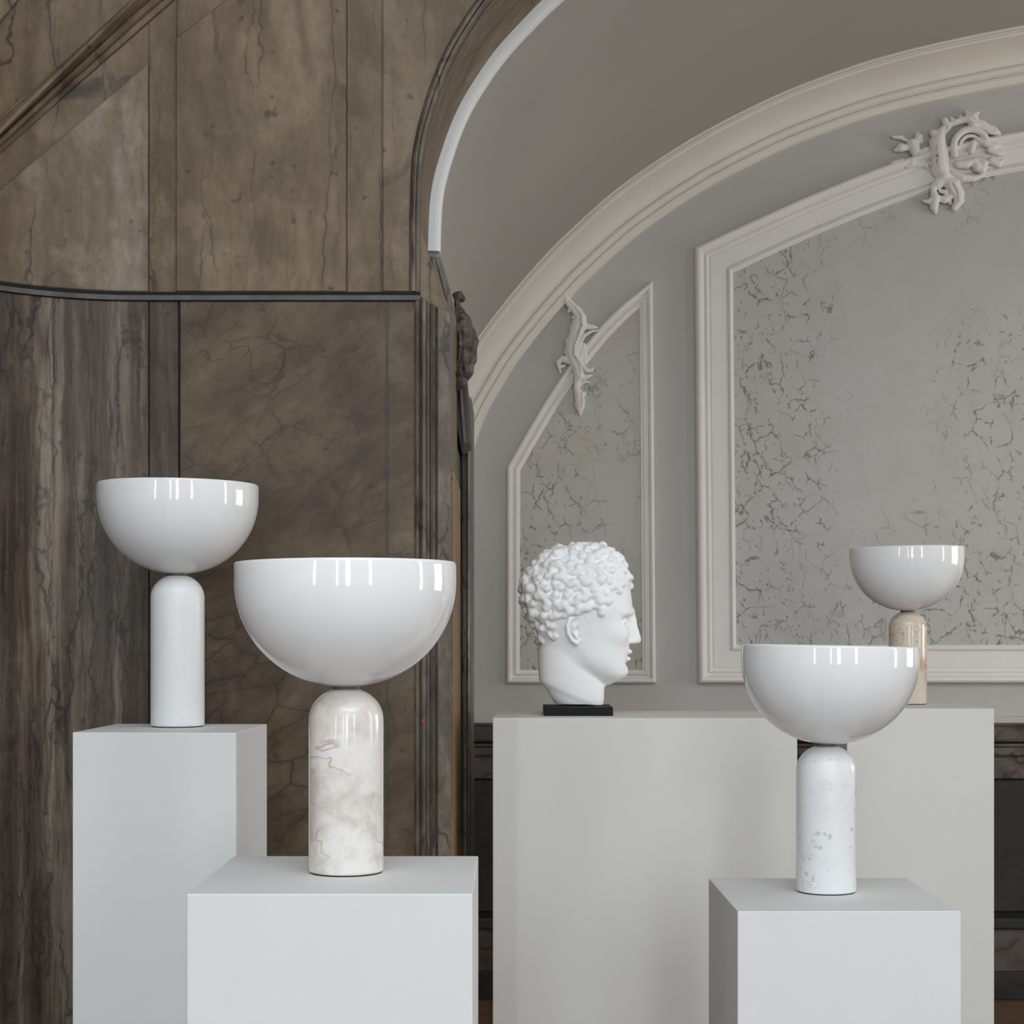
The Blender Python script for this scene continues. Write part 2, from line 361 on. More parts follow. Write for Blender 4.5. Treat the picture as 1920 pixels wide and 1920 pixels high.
# ------------------------------------------------------------------ vault section (x, z), springing at left, mirrored at its crown
APX = 2.85
vf = [(-.168,2.10),(-.168,2.25),(-.1675,2.352),(-.1605,2.469),(-.134,2.570),(-.1006,2.654),(-.059,2.725),(-.0124,2.7896),(.05,2.858),(.118,2.9238),(.25,3.035),(.40,3.150),(.6555,3.320),(.90,3.455),(1.133,3.56),(1.475,3.676),(1.967,3.782),(2.4,3.845),(APX,3.87)]
vb = [(-.335,1.90),(-.335,2.02),(-.322,2.14),(-.294,2.26),(-.246,2.385),(-.184,2.497),(-.123,2.596),(-.04,2.706),(.05,2.815),(.12,2.893),(.195,2.970),(.40,3.153),(.6555,3.328),(.90,3.460),(1.133,3.563),(1.475,3.676),(1.967,3.782),(2.4,3.845),(APX,3.87)]
V = catmull(vf + [(2*APX-x, z) for x, z in vf[-2::-1]], 6)
VB = catmull(vb + [(2*APX-x, z) for x, z in vb[-2::-1]], 6)
Bc = offset_path(V, -0.027)
def resample(path, n):
    d = [0.0]
    for p, q in zip(path, path[1:]): d.append(d[-1]+(q-p).length)
    out = []; j = 0
    for i in range(n):
        t_ = d[-1]*i/(n-1)
        while j < len(d)-2 and d[j+1] < t_: j += 1
        u = (t_-d[j])/max(1e-9, d[j+1]-d[j]); out.append(path[j].lerp(path[j+1], min(1, u)))
    return out
def above(path, z0):
    idx = [i for i, p in enumerate(path) if p.y >= z0]; return path[idx[0]:idx[-1]+1]
# plaster vault between the arch and the back wall
NV = 200
rf = [Vector((-.168, 0))]+resample(V, NV)+[Vector((2*APX+.168, 0))]
rb = [Vector((-.335, 0))]+resample(VB, NV)+[Vector((2*APX+.335, 0))]
vv = []; ff = []
rings = [[(p.x, DV, p.y) for p in rf], [(p.x, 6.76, p.y) for p in rb], [(p.x, D2, p.y) for p in rb]]
of, ob = offset_path(rf, -.12), offset_path(rb, -.12)
rings += [[(p.x, D2, p.y) for p in ob], [(p.x, DV, p.y) for p in of]]
for g in rings: vv += g
m = len(rf)
for a_ in range(5):
    b_ = (a_+1) % 5
    for i in range(m-1): ff.append((a_*m+i, b_*m+i, b_*m+i+1, a_*m+i+1))
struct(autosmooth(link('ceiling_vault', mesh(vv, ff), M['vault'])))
struct(link('wall_back', box_me(-0.6, 6.4, D2, D2+0.15, 0, 4.2), M['wallgrey']))
# wall with the arch cut out
JX = -0.130
BU = above(Bc, 2.30)
poly = [(-0.784,0),(JX,0),(JX,2.13)] + [(p.x, p.y) for p in BU] + [(2*APX-JX,2.13),(2*APX-JX,0),(RX,0),(RX,CZ),(-0.784,CZ)]
struct(link('wall_front', prism(poly, D1+0.008, DV), M['marble_up']))
# jamb block running deeper into the alcove
struct(bevel(link('trim_1', box_me(-0.30, JX, DV, 4.40, 0, 2.13), M['marble_dark']), .004))
# ochre marble lining of the jamb reveal
struct(bevel(link('trim_2', box_me(JX-0.005, JX+0.004, D1+0.03, 4.30, 0.0, 1.80), M['ochre']), .002))

# curved pier to the left
R0 = 0.4; XC = -0.784; YC = D1-R0
def plan(x):
    """depth and outward normal of the left wall along the pixel column x"""
    m = (x-CX)/F
    if m*D1 >= XC: return m*D1, D1, (0, -1)
    a = m*m+1; b = -2*(m*XC+YC); c = XC*XC+YC*YC-R0*R0
    y = (-b+math.sqrt(b*b-4*a*c))/(2*a); X = m*y
    return X, y, ((XC-X)/R0, (YC-y)/R0)
pl = [(XC+0.001, D1+0.008)]
for i in range(1, 17):
    a = PI/2*i/16; r = R0+0.008; pl.append((XC-r*math.sin(a), YC+r*math.cos(a)))
pl += [(XC-R0-.008, 2.9), (LX, 2.9), (LX, 3.1), (XC-R0-0.3, 3.1), (XC-R0-0.3, DV), (XC+0.001, DV)]
n = len(pl)
me = mesh([(x,y,0) for x,y in pl]+[(x,y,CZ) for x,y in pl], [tuple(range(n)), tuple(range(2*n-1,n-1,-1))]+[(i,(i+1)%n,n+(i+1)%n,n+i) for i in range(n)])
struct(autosmooth(link('wall_left', me, M['marble_streak'])))

def zpx(x, y):
    X, D, nn = plan(x); return EYE+(HY-y)*D/F
def slab(x0, x1, zlo, zhi, thick, mat, bev=0.0018, parent=None, name='marble_slab', back=0.006):
    xs = [x0]
    st = 10 if x0 < 300 else 40
    k = math.ceil((x1-x0)/st); xs = [x0+(x1-x0)*i/k for i in range(k+1)]
    v = []; f = []
    for x in xs:
        X, D, nn = plan(x)
        a = zlo(x) if callable(zlo) else zlo; b = zhi(x) if callable(zhi) else zhi
        for off in (-back, thick):
            for z in (a, b): v.append((X+nn[0]*off, D+nn[1]*off, z))
    for i in range(k):
        p = i*4; q = p+4
        f += [(p+2,q+2,q+3,p+3),(p,p+1,q+1,q),(p+1,p+3,q+3,q+1),(p,q,q+2,p+2)]
    f += [(0,2,3,1),(4*k,4*k+1,4*k+3,4*k+2)]
    o = link(name, mesh(v, f), M[mat], parent)
    if bev: bevel(o, bev)
    autosmooth(o, 30); return struct(o) if parent is None else o
ZJ = 2.1666
def line(xa, ya, xb, yb): return lambda x: zpx(x, ya+(yb-ya)*(x-xa)/(xb-xa))
tn = [2]
def trim(o): tn[0] += 1; o.name = 'trim_%d' % tn[0]; return struct(o)
ZT = 2.95
# upper slabs
trim(slab(-120, 279, ZJ+.004, line(60,305,279,121), 0.010, 'marble_up2', .003))
trim(slab(331, 650, ZJ+.004, line(332,73,425,1), 0.010, 'marble_up', .003))
trim(slab(280, 330, ZJ+.004, ZT, 0.0005, 'marble_up', 0))
trim(slab(-120, 279, ZJ+.004, ZT, 0.0004, 'marble_up', 0))
trim(slab(651, 717, ZJ+.004, ZT, 0.0005, 'marble_up', 0))
def under_arch(x):
    X = (x-CX)*D1/F
    best = None
    for p, q in zip(Aup, Aup[1:]):
        if p.x <= X <= q.x or q.x <= X <= p.x:
            t_ = (X-p.x)/(q.x-p.x) if q.x != p.x else 0; return p.y+(q.y-p.y)*t_
    return ZJ+.004
Aup = above(offset_path(V, -0.048), 2.2); Aup = Aup[:len(Aup)//2]
# slab whose right side follows the arch
xa = (717.5-CX)*D1/F
poly = [(xa, ZJ+.004), (-0.2165, ZJ+.004)] + [(p.x, p.y) for p in Aup if p.y < 3.0] + [(xa, 3.0)]
trim(autosmooth(bevel(link('t', prism(poly, D1-0.010, D1+0.006), M['marble_up']), 0.003), 30))
# wall above the diagonal moulding at far left
trim(slab(-120, 258, line(0,218,250,2), ZT+.1, 0.004, 'marble_up', 0))
# diagonal moulding
def diag(prof, xa, xb, y0, y1, mat):
    v = []; f = []; m = len(prof); k = 50
    for i in range(k+1):
        x = xa+(xb-xa)*i/k; X, D, nn = plan(x)
        for tt, d in prof:
            yy = y0(x)+(y1(x)-y0(x))*tt; v.append((X+nn[0]*d, D+nn[1]*d, EYE+(HY-yy)*D/F))
    for i in range(k):
        for j in range(m-1): f.append((i*m+j, (i+1)*m+j, (i+1)*m+j+1, i*m+j+1))
    return autosmooth(link('t', mesh(v, f), M[mat]), 28)
ytop = lambda x: 218-(216/250)*x
ybot = lambda x: 287-(287/330)*x
trim(diag([(0,-.004),(0.0,.012),(.06,.014),(.10,.030),(.2,.040),(.33,.042),(.42,.034),(.46,.018),(.50,.014),(.56,.022),(.68,.027),(.76,.022),(.80,.012),(.9,.010),(.97,.008),(1,-.004)], -90, 1000, ytop, ybot, 'marble_up'))
# sloped cyma above (top left corner)
trim(diag([(0,-.004),(0,.016),(1,.016),(1,-.004)], -90, 120, lambda x: 10-.9*x-40, lambda x: 35-1.15*x, 'marble_up2'))
# joint ledge running round the wall
trim(slab(-140, 788, ZJ-0.0145, ZJ-0.003, 0.012, 'grey_joint', 0.001))
trim(slab(-140, 788, ZJ-0.003, ZJ+0.003, 0.0135, 'black_joint', 0))
# lower slabs
ZL = ZJ-0.0155
trim(slab(-140, 279, 0, ZL, 0.006, 'marble_streak'))
trim(slab(281, 334.5, 0, ZL, 0.004, 'marble_streak'))
trim(slab(334.6, 338, 0, ZL, 0.001, 'black_joint', 0))
trim(slab(338.5, 724, 0, ZL, 0.006, 'marble_panel'))
trim(slab(724, 727, 0, ZL, 0.003, 'grey_joint', 0))
trim(slab(727, 777.5, 0, ZL, 0.006, 'marble_panel'))
# vertical jamb mouldings
prof = [(777.5,-.004),(777.5,.004),(780,.006),(781,.012),(786,.014),(788,.010),(790,.018),(794,.024),(799,.024),(801,.012),(806,.010),(808,.004),(811,.004),(812,.018),(815,.020),(817,.014),(818,.004),(821,.003),(821.5,.012),(845,.012),(845,-.02)]
v = []; f = []; m = len(prof)
tops = []
for k_, (zz) in enumerate((0.0, None)):
    for x, d in prof:
        X = (x-CX)*D1/F
        z = 0.0 if zz == 0.0 else (ZL if x < 790 else EYE+(HY-(560+(x-790)*0.55))*D1/F)
        v.append((X, D1-d, z))
f = [(j, j+1, m+j+1, m+j) for j in range(m-1)]
trim(autosmooth(link('t', mesh(v, f), M['marble_jamb']), 25))
# arch moulding on the wall face and its continuation to the joint
Vm = above(V, 2.2)
Vm = [Vector((-.168, ZJ+.004))] + Vm + [Vector((2*APX+.168, ZJ+.004))]
trim(autosmooth(link('t', sweep(Vm, [(-0.050,-.004),(-0.050,.004),(-0.047,.006),(-0.045,.014),(-0.040,.018),(-0.0365,.017),(-0.035,.006),(-0.033,.006),(-0.0325,.011),(-0.029,.010),(-0.027,0.002),(-0.027,-.02)], D1), M['marble_jamb']), 28))
# white plaster band where the vault meets the stone arch
Vw = above(V, 2.325)
trim(autosmooth(link('t', sweep(Vw, [(-0.034,-0.01),(-0.034,.014),(-0.030,.020),(-0.0165,.021),(-0.0155,.019),(-0.0145,.019),(-0.0135,.021),(-0.004,.020),(0.0,.012),(0.001,-.01)], DV, pclosed=True), M['band']), 40))
# stone haunch below the white band, leaning inward to the corbel
hp = [(812,490,824,486),(822,540,834,530),(836,600,846,590),(842,640,852,640)]
vv = []; ff = []
Dh = 4.06
rows = [(810,486,816,817,826),(817,515,823,825,836),(825,550,832,834,845),(833,585,840,842,852),(838,605,845,847,856),(838,700,845,847,856)]
for r in rows:
    x0,y,x1,x2,x3 = r
    for x, d in ((x0-14,-.03),(x0-14,.02),(x0,.03),(x1,.03),(x1+.3,.018),(x2,.018),(x2+.3,.03),(x3,.026),(x3,-.03)):
        q = P(x, y, Dh); vv.append((q.x, Dh-d, q.z))
for i in range(len(rows)-1):
    for j in range(8): ff.append((i*9+j, i*9+9+j, i*9+10+j, i*9+j+1))
trim(autosmooth(link('t', mesh(vv, ff), M['marble_jamb']), 25))
# tapering stone bracket under the corbel
def ppoly(pts, D): return [(P(x,y,D).x, P(x,y,D).z) for x, y in pts]
trim(bevel(link('t', prism(ppoly([(844,700),(874,700),(880,760),(883,835),(866,850),(858,800)], 4.3), 4.2, 4.45), M['marble_dark']), .004))
trim(bevel(link('t', prism(ppoly([(861,705),(866,705),(876,838),(871,842)], 4.3), 4.185, 4.2), M['marble_jamb']), .002))
# slim moulded pilaster set back behind the jamb
x_ = lambda px: (px-CX)*4.40/F
pp = [(x_(850),4.55),(x_(850),4.40),(x_(864),4.40),(x_(865),4.392),(x_(867.5),4.386),(x_(870),4.392),(x_(871),4.40),(x_(874),4.40),(x_(875),4.390),(x_(878),4.385),(x_(881),4.390),(x_(882),4.40),(x_(883.5),4.41),(x_(883.5),4.75),(x_(850),4.75)]
n = len(pp); zt = EYE+(HY-745)*4.4/F
me = mesh([(a,b,0) for a,b in pp]+[(a,b,zt) for a,b in pp], [tuple(range(n)), tuple(range(2*n-1,n-1,-1))]+[(i,(i+1)%n,n+(i+1)%n,n+i) for i in range(n)])
trim(autosmooth(link('t', me, M['marble_jamb']), 30))

# cove cornice on the back wall under the vault
cove = []
for i in range(9):
    a = PI/2*i/8; cove.append((0.030+0.066*(1-math.cos(a)), 0.225-0.165*math.sin(a)))
prof = [(-0.002,.25),(0.004,.252),(0.012,.246),(0.013,.250),(0.022,.250),(0.024,.236),(0.029,.234)] + cove + [(0.098,.056),(0.099,.064),(0.108,.068),(0.119,.062),(0.126,.050),(0.128,.040),(0.130,.046),(0.134,.046),(0.136,.034),(0.158,.030),(0.160,.026),(0.160,-.002)]
trim(autosmooth(link('t', sweep(VB, prof, D2), M['cornice']), 30))

# dado on the back wall
def zb(y): return EYE+(HY-y)*D2/F
XL, XR = -0.335, 6.03
def dado(y0, y1, d, mat, bev=.003, extra=0):
    trim(bevel(link('t', box_me(XL, XR, D2-d, D2+.01, zb(y1), zb(y0)), M[mat]), bev))
dado(1343,1356,.030,'wallgrey',.006); dado(1356,1361,.045,'marble_dado'); dado(1361,1390,.060,'marble_dado',.012); dado(1390,1393,.035,'black_joint',.0)
dado(1393,1399,.055,'marble_dado',.006); dado(1399,1416,.045,'marble_dado',.008); dado(1416,1419,.030,'marble_dado'); dado(1419,1459,.026,'marble_dado')
dado(1459,1463,.012,'black_joint',0); dado(1463,1708,.018,'dado_dark',.004); dado(1708,1718,.006,'black_joint',0); dado(1718,1740,.05,'dado_dark',.01)
dado(1740,1818,.035,'marble_dado',.002); dado(1818,1870,.055,'dado_dark',.004)

# ------------------------------------------------------------------ sdf sculpting
class Field:
    def __init__(s, lo, hi, h):
        s.lo = np.array(lo, float); s.h = h
        s.n = [int(math.ceil((b-a)/h))+1 for a, b in zip(lo, hi)]
        s.ax = [s.lo[i]+h*np.arange(s.n[i]) for i in range(3)]
        s.f = np.full(s.n, 1e3, np.float32)
    def sub(s, lo, hi):
        sl = []
        for i in range(3):
            a = max(0, int((lo[i]-s.lo[i])/s.h)); b = min(s.n[i], int((hi[i]-s.lo[i])/s.h)+2); sl.append(slice(a, max(a, b)))
        X, Y, Z = np.meshgrid(*[s.ax[i][sl[i]] for i in range(3)], indexing='ij'); return tuple(sl), X, Y, Z
    def smin(s, sl, d, k):
        a = s.f[sl]
        if k <= 0: s.f[sl] = np.minimum(a, d); return
        h = np.clip(k-np.abs(a-d), 0, None)/k; s.f[sl] = np.minimum(a, d)-h*h*k*0.25
    def smax(s, sl, d, k):
        a = s.f[sl]; h = np.clip(k-np.abs(a-d), 0, None)/k if k > 0 else 0
        s.f[sl] = np.maximum(a, d)+h*h*k*0.25
    def cone(s, a, b, r1, r2, k=6, sc=(1,1,1)):
        a = np.array(a, float); b = np.array(b, float); sc = np.array(sc, float); m = max(r1, r2)/sc.min()+k*1.5+2*s.h
        sl, X, Y, Z = s.sub(np.minimum(a,b)-m, np.maximum(a,b)+m)
        if X.size == 0: return
        p = np.stack([(X-a[0])*sc[0], (Y-a[1])*sc[1], (Z-a[2])*sc[2]]); e = (b-a)*sc; L = float(e@e)
        t_ = np.clip((p[0]*e[0]+p[1]*e[1]+p[2]*e[2])/L, 0, 1) if L > 0 else 0*X
        d = np.sqrt((p[0]-e[0]*t_)**2+(p[1]-e[1]*t_)**2+(p[2]-e[2]*t_)**2)-(r1+(r2-r1)*t_)
        s.smin(sl, d, k)
    def chain(s, pts, k=6, sc=(1,1,1)):
        for a, b in zip(pts, pts[1:]): s.cone(a[:3], b[:3], a[3], b[3], k, sc)
    def ell(s, c, r, k=6, neg=False, rotv=0):
        m = max(r)+k*1.5+2*s.h; c = np.array(c, float)
        sl, X, Y, Z = s.sub(c-m, c+m)
        if X.size == 0: return
        dx, dz = X-c[0], Z-c[2]
        if rotv: cs, sn = math.cos(rotv), math.sin(rotv); dx, dz = dx*cs+dz*sn, -dx*sn+dz*cs
        q = np.sqrt((dx/r[0])**2+((Y-c[1])/r[1])**2+(dz/r[2])**2); d = (q-1)*min(r)
        if neg: s.smax(sl, -d, k)
        else: s.smin(sl, d, k)
    def mesh(s, fn):
        f = s.f; I = f < 0
        n0, n1, n2 = s.n; A = I[:-1,:-1,:-1]
        cnt = np.zeros(A.shape, np.int8)
        for dx in (0,1):
            for dy in (0,1):
                for dz in (0,1): cnt += I[dx:n0-1+dx, dy:n1-1+dy, dz:n2-1+dz]
        act = (cnt > 0) & (cnt < 8); ids = -np.ones(A.shape, np.int64); idx = np.argwhere(act); ids[act] = np.arange(len(idx))
        acc = np.zeros((len(idx), 3)); num = np.zeros(len(idx))
        cs = [(a,b,c) for a in (0,1) for b in (0,1) for c in (0,1)]
        for c0 in cs:
            for axn in range(3):
                if c0[axn]: continue
                c1 = list(c0); c1[axn] = 1
                a = f[idx[:,0]+c0[0], idx[:,1]+c0[1], idx[:,2]+c0[2]]; b = f[idx[:,0]+c1[0], idx[:,1]+c1[1], idx[:,2]+c1[2]]
                cr = (a < 0) != (b < 0); t_ = np.where(cr, a/(a-b+1e-12), 0)
                p = np.array(c0, float)[None,:].repeat(len(idx), 0); p[:,axn] += t_
                acc += np.where(cr[:,None], p, 0); num += cr
        vts = s.lo+(idx+acc/num[:,None])*s.h
        quads = []
        for axn in range(3):
            o1, o2 = [(1,2),(2,0),(0,1)][axn]
            sl0 = [slice(None)]*3; sl1 = [slice(None)]*3; sl0[axn] = slice(0,-1); sl1[axn] = slice(1,None)
            for o in (o1, o2): sl0[o] = slice(1,-1); sl1[o] = slice(1,-1)
            a = I[tuple(sl0)]; b = I[tuple(sl1)]
            e = np.argwhere(a != b); sg = a[tuple(e.T)]
            base = e.copy(); base[:,o1] += 1; base[:,o2] += 1
            def cell(d1, d2):
                q = base.copy(); q[:,o1] -= d1; q[:,o2] -= d2; return ids[tuple(q.T)]
            q = np.stack([cell(1,1), cell(0,1), cell(0,0), cell(1,0)], 1)
            q[~sg] = q[~sg][:, ::-1]; quads.append(q)
        quads = np.concatenate(quads); vts = fn(vts)
        me = bpy.data.meshes.new('m'); me.vertices.add(len(vts)); me.vertices.foreach_set('co', vts.astype(np.float32).ravel())
        me.loops.add(quads.size); me.loops.foreach_set('vertex_index', quads.ravel().astype(np.int32))
        me.polygons.add(len(quads)); me.polygons.foreach_set('loop_start', np.arange(0, quads.size, 4, dtype=np.int32))
        me.update(calc_edges=True); me.validate()
        bm = bmesh.new(); bm.from_mesh(me); bmesh.ops.recalc_face_normals(bm, faces=bm.faces[:]); bm.to_mesh(me); bm.free()
        return me

# ------------------------------------------------------------------ wall panels
def pth(pts, D): return [Vector((P(x,y,D).x, P(x,y,D).z)) for x, y in pts]
def wall_panel(label, path, prof, mat, ins):
    root = thing('wall_panel', label, 'wall panel', (0, 0, 0), 0)
    autosmooth(link('frame_moulding', sweep(path, prof, D2, closed=True), M['moulding'], root), 30)
    inner = offset_path(path, ins, True)
    link('marbled_infill', prism([(p.x, p.y) for p in inner], D2-0.006, D2+0.004), M[mat], root)
    return root
k = D2/F
small = pth([(950,1281),(951,876),(996,797),(1030,741),(1072,680),(1119,621),(1162,577),(1192,551),(1223,528),(1229,1281)], D2)
smp = catmull([tuple(p) for p in small[1:9]], 5)
smp = [p for p in smp if (p-small[8]).length > 0.13]+[small[8]]
small = [small[0]] + smp + [small[-1]]
sp = [(0,-.002),(0,.018),(.003,.026),(.010,.030),(.017,.027),(.021,.019),(.023,.014),(.031,.012),(.033,.018),(.036,.021),(.040,.020),(.042,.013),(.046,.012),(.052,.010),(.053,-.002)]
pa = wall_panel('tall narrow veined wall panel with a slanting arched top, behind the plaster head', small, sp, 'infill_b', .050)
btop = [(1302,467),(1350,444),(1398,422),(1500,376),(1600,335),(1667,310),(1750,284),(1833,264),(1920,248),(2100,222),(2303,210)]
bt = catmull([tuple(p) for p in pth(btop, D2)], 4)
bt = [bt[0]]+[p for p in bt if (p-bt[0]).length > 0.2]
bt = bt + [Vector((2*APX-p.x, p.y)) for p in bt[-2::-1]]
bl = P(1309,1281,D2)
big = [Vector((bl.x, bl.z))] + bt + [Vector((2*APX-bl.x, bl.z))]
bp = [(0,-.002),(0,.022),(.004,.036),(.012,.042),(.022,.040),(.030,.030),(.034,.022),(.040,.020),(.041,.026),(.047,.028),(.052,.024),(.053,.018),(.060,.017),(.062,.021),(.122,.020),(.124,.012),(.129,.012),(.131,.022),(.138,.026),(.145,.022),(.147,.013),(.151,.011),(.152,-.002)]
pb = wall_panel('very large veined wall panel in a broad frame with a gently curved top, right half of the back wall', big, bp, 'infill_a', .149)

def wallmap(x0, y0, s):
    """sculpt units: u right, v down (zoomed pixels of scale s from x0,y0), w toward the viewer"""
    def fn(v):
        x = x0+v[:,0]/s; y = y0+v[:,2]/s
        return np.stack([(x-CX)*k, D2-v[:,1]/s*k, EYE+(HY-y)*k], 1)
    return fn
def relief(name, parent, chains, ells, bounds, org, s, h, depth=70, kk=14, cuts=(), fat=1.25, grooves=()):
    F_ = Field((bounds[0], -40, bounds[1]), (bounds[2], 260, bounds[3]), h)
    for ch in chains:
        dp = depth
        if not isinstance(ch[0], tuple): dp = ch[0]; ch = ch[1:]
        F_.chain([(x, dp, y, r*fat) for x, y, r in ch], kk, (1,0.9,1))
    for x, y, a, b, r in ells: F_.ell((x, depth+15, y), (a, 60, b), kk, rotv=r)
    for x, y, z, a, b, c in cuts: F_.ell((x, z, y), (a, c, b), 8, True)
    for ch in grooves:
        G = Field(F_.lo, F_.lo+F_.h*(np.array(F_.n)-1), F_.h)
        G.chain([(x, y_, z, r) for x, z, y_, r in ch], 4); n_ = tuple(slice(0, min(a, b)) for a, b in zip(F_.f.shape, G.f.shape))
        F_.f[n_] = np.maximum(F_.f[n_], -G.f[n_])
    return link(name, F_.mesh(wallmap(org[0], org[1], s)), M['moulding'], parent, True)
# cartouche at the crown of the large panel (units: 6 per pixel from 1600,180)
arc = [(1290+195*math.cos(a), 620-210*math.sin(a), 34) for a in np.linspace(3.5, 0.45, 12)]
arc2 = [(1290+120*math.cos(a), 610-130*math.sin(a), 18) for a in np.linspace(2.9, 0.6, 8)]
ch = [[(1010,300,34),(1040,370,45),(960,450,55),(930,560,85),(940,690,95),(955,820,92),(1000,920,70),(1070,960,50)],
      [(880,440,38),(930,480,50)], [(900,860,50),(960,930,45)],
      [125]+arc, [115]+arc2,
      [(1060,350,32),(1140,320,34),(1230,290,36),(1320,270,58),(1330,340,60)], [(1330,330,55),(1420,350,52),(1500,400,46),(1560,420,40),(1615,450,26)], [(1550,370,22),(1570,420,40)],
      [115,(1360,520,26),(1450,560,40),(1540,600,36),(1620,590,16)], [115,(1500,640,30),(1600,680,28),(1660,690,14)],
      [115,(1150,800,40),(1240,800,46),(1330,770,40),(1360,830,50),(1420,860,44),(1440,790,40),(1380,740,24)], [115,(1520,760,40),(1600,800,34),(1650,750,16)],
      [(1000,960,60),(930,1010,56),(880,1050,40)], [(1010,960,60),(1100,1030,76),(1160,1120,62),(1165,1200,50),(1120,1280,34)],
      [115,(1090,900,30),(1200,950,40),(1320,960,32),(1440,920,20)],
      [(960,1090,20),(1010,1100,26),(1050,1150,20)], [(880,1080,30),(900,1170,48),(890,1270,44),(905,1325,22)], [(900,1170,40),(830,1210,26),(770,1200,14)], [(930,1170,30),(1010,1185,40),(1080,1150,30)]]
ch += [[(870,520,30),(845,545,16)],[(865,640,30),(838,660,16)],[(870,760,28),(845,790,14)],[(1100,300,24),(1080,270,14)],[(1190,280,26),(1180,250,14)],[(1270,230,30),(1255,205,20)],[(1345,235,34),(1375,215,22)],[(1180,1090,30),(1210,1110,16)],[(1195,1180,28),(1220,1200,14)],[(1060,1200,26),(1075,1235,12)]]
el = [(1310,600,44,85,0.2),(940,640,60,110,0)]
cr = relief('rocaille_cartouche', pb, ch, el, (700,180,1720,1380), (1600,180), 6.0, 9, 75, 6, cuts=[(1185,310,150,50,14,50),(1230,700,190,60,30,60)], fat=1.1,
    grooves=[[(1010,380,130,18),(985,520,172,26),(1000,680,182,30),(1020,830,178,26),(1070,930,150,16)],[(900,600,150,16),(905,720,158,20),(915,840,152,16)], [(1080,1040,155,18),(1120,1120,145,20),(1130,1210,128,14)], [(1300,300,140,16),(1380,340,138,14),(1470,375,132,14),(1560,420,125,12)], [(960,1010,160,8),(1010,985,170,8)]])
ch = [[(430,478,14),(520,485,20),(590,520,14)], [(450,630,12),(520,600,40),(580,600,30)], [(700,430,14),(720,490,38),(700,560,30)], [(740,480,26),(750,530,20)], [(650,560,50),(670,610,52),(670,670,26)],
      [(730,660,26),(800,630,30),(830,600,14)], [(360,850,20),(450,790,38),(530,770,40)], [(590,800,30),(640,770,44),(680,760,30)], [(710,760,26),(760,720,34),(800,690,24)], [(700,800,24),(790,790,26),(820,830,16)]]
relief('leaf_sprig', pb, ch, [], (320,380,900,900), (1600,180), 6.0, 13, 60, 8)
# rocaille spray crossing the slanting edge of the narrow panel (6.857 per pixel from 1000,520)
ch = [[(415,225,24),(425,300,42),(480,370,44),(560,450,52),(600,540,68),(596,620,78),(562,710,78),(528,800,74),(505,900,78),(505,1000,78),(530,1090,70),(572,1180,62),(590,1280,56),(560,1360,34),(555,1440,34),(590,1530,52),(600,1620,54),(598,1700,40),(600,1770,18)],
      [(420,290,22),(385,330,18)], [(620,660,36),(700,650,32),(760,655,26),(825,660,12)],
      [112,(830,700,10),(740,715,16),(650,770,22),(592,860,26),(566,960,28),(572,1050,28),(612,1150,28),(680,1218,26),(745,1215,20),(762,1180,14)], [75,(640,900,40),(640,1000,44),(650,1100,34)],
      [(450,1085,42),(375,1060,34),(318,1105,26),(330,1170,20),(390,1150,20)], [(330,1160,14),(345,1230,12)],
      [(600,1300,36),(680,1290,28),(740,1270,14)], [(560,1460,20),(600,1390,18),(660,1350,18),(710,1360,12)],
      [(540,520,24),(500,530,14)], [(540,560,22),(505,585,14)], [(520,760,24),(475,775,12)], [(440,880,20),(420,920,12)], [(560,1650,30),(620,1660,34)],[(470,430,26),(450,455,14)],[(500,640,26),(478,680,14)],[(440,820,26),(418,850,12)],[(425,960,26),(405,990,12)],[(650,560,20),(668,590,12)],[(560,1560,24),(545,1590,14)],[(650,1500,24),(668,1530,12)]]
relief('rocaille_spray', pa, ch, [(610,1010,35,120,0)], (250,150,900,1840), (1000,520), 6.857, 8, 70, 4, fat=1.2,
    grooves=[[(440,330,122,12),(520,420,132,20),(590,520,138,24),(600,640,144,28),(545,780,143,28),(500,900,146,28),(500,1010,144,26),(560,1130,140,22),(590,1250,136,14)], [(600,1500,125,12),(605,1600,132,20),(600,1700,112,10)], [(660,670,120,7),(760,665,110,6)]])

# ------------------------------------------------------------------ carved corbel
Dc = 4.10
def corbmap(v):
    return np.stack([(v[:,0]-CX)*Dc/F, Dc-v[:,1]*Dc/F, EYE+(HY-v[:,2])*Dc/F], 1)
F_ = Field((815,-40,535), (910,45,750), 1.3)
F_.chain([(853,0,553,5),(861,0,553,7),(866,0,560,7)], 2); F_.chain([(856,0,556,5),(857,0,572,5),(862,0,586,9),(868,0,603,15),(872,0,622,17)], 4)
F_.chain([(872,0,622,17),(876,0,645,16),(875,0,672,17),(870,0,695,17),(860,0,715,14),(850,0,731,7)], 5)
F_.chain([(846,0,600,6),(856,0,596,10),(862,0,612,14)], 4); F_.chain([(850,0,640,8),(858,0,650,8),(864,0,668,7)], 3)
F_.chain([(848,0,725,8),(846,0,700,9),(850,0,680,9)], 4)
F_.chain([(884,0,622,8),(891,0,640,6),(886,0,660,7),(889,0,676,5)], 4)
for i, (xo, zz0, zz1) in enumerate([(862,612,690),(869,606,700),(876,612,694),(883,625,685)]):
    F_.chain([(xo,10,zz0,3.5),(xo+2,14,(zz0+zz1)/2,4.2),(xo-3,10,zz1,3)], 2)
F_.chain([(856,8,690,5),(866,12,702,6),(878,8,694,5)], 3); F_.chain([(858,8,600,5),(868,13,596,6),(880,8,606,5)], 3)
F_.ell((852,12,636),(7,10,7),3,True)
F_.ell((868,20,700),(3,8,14),3,True)
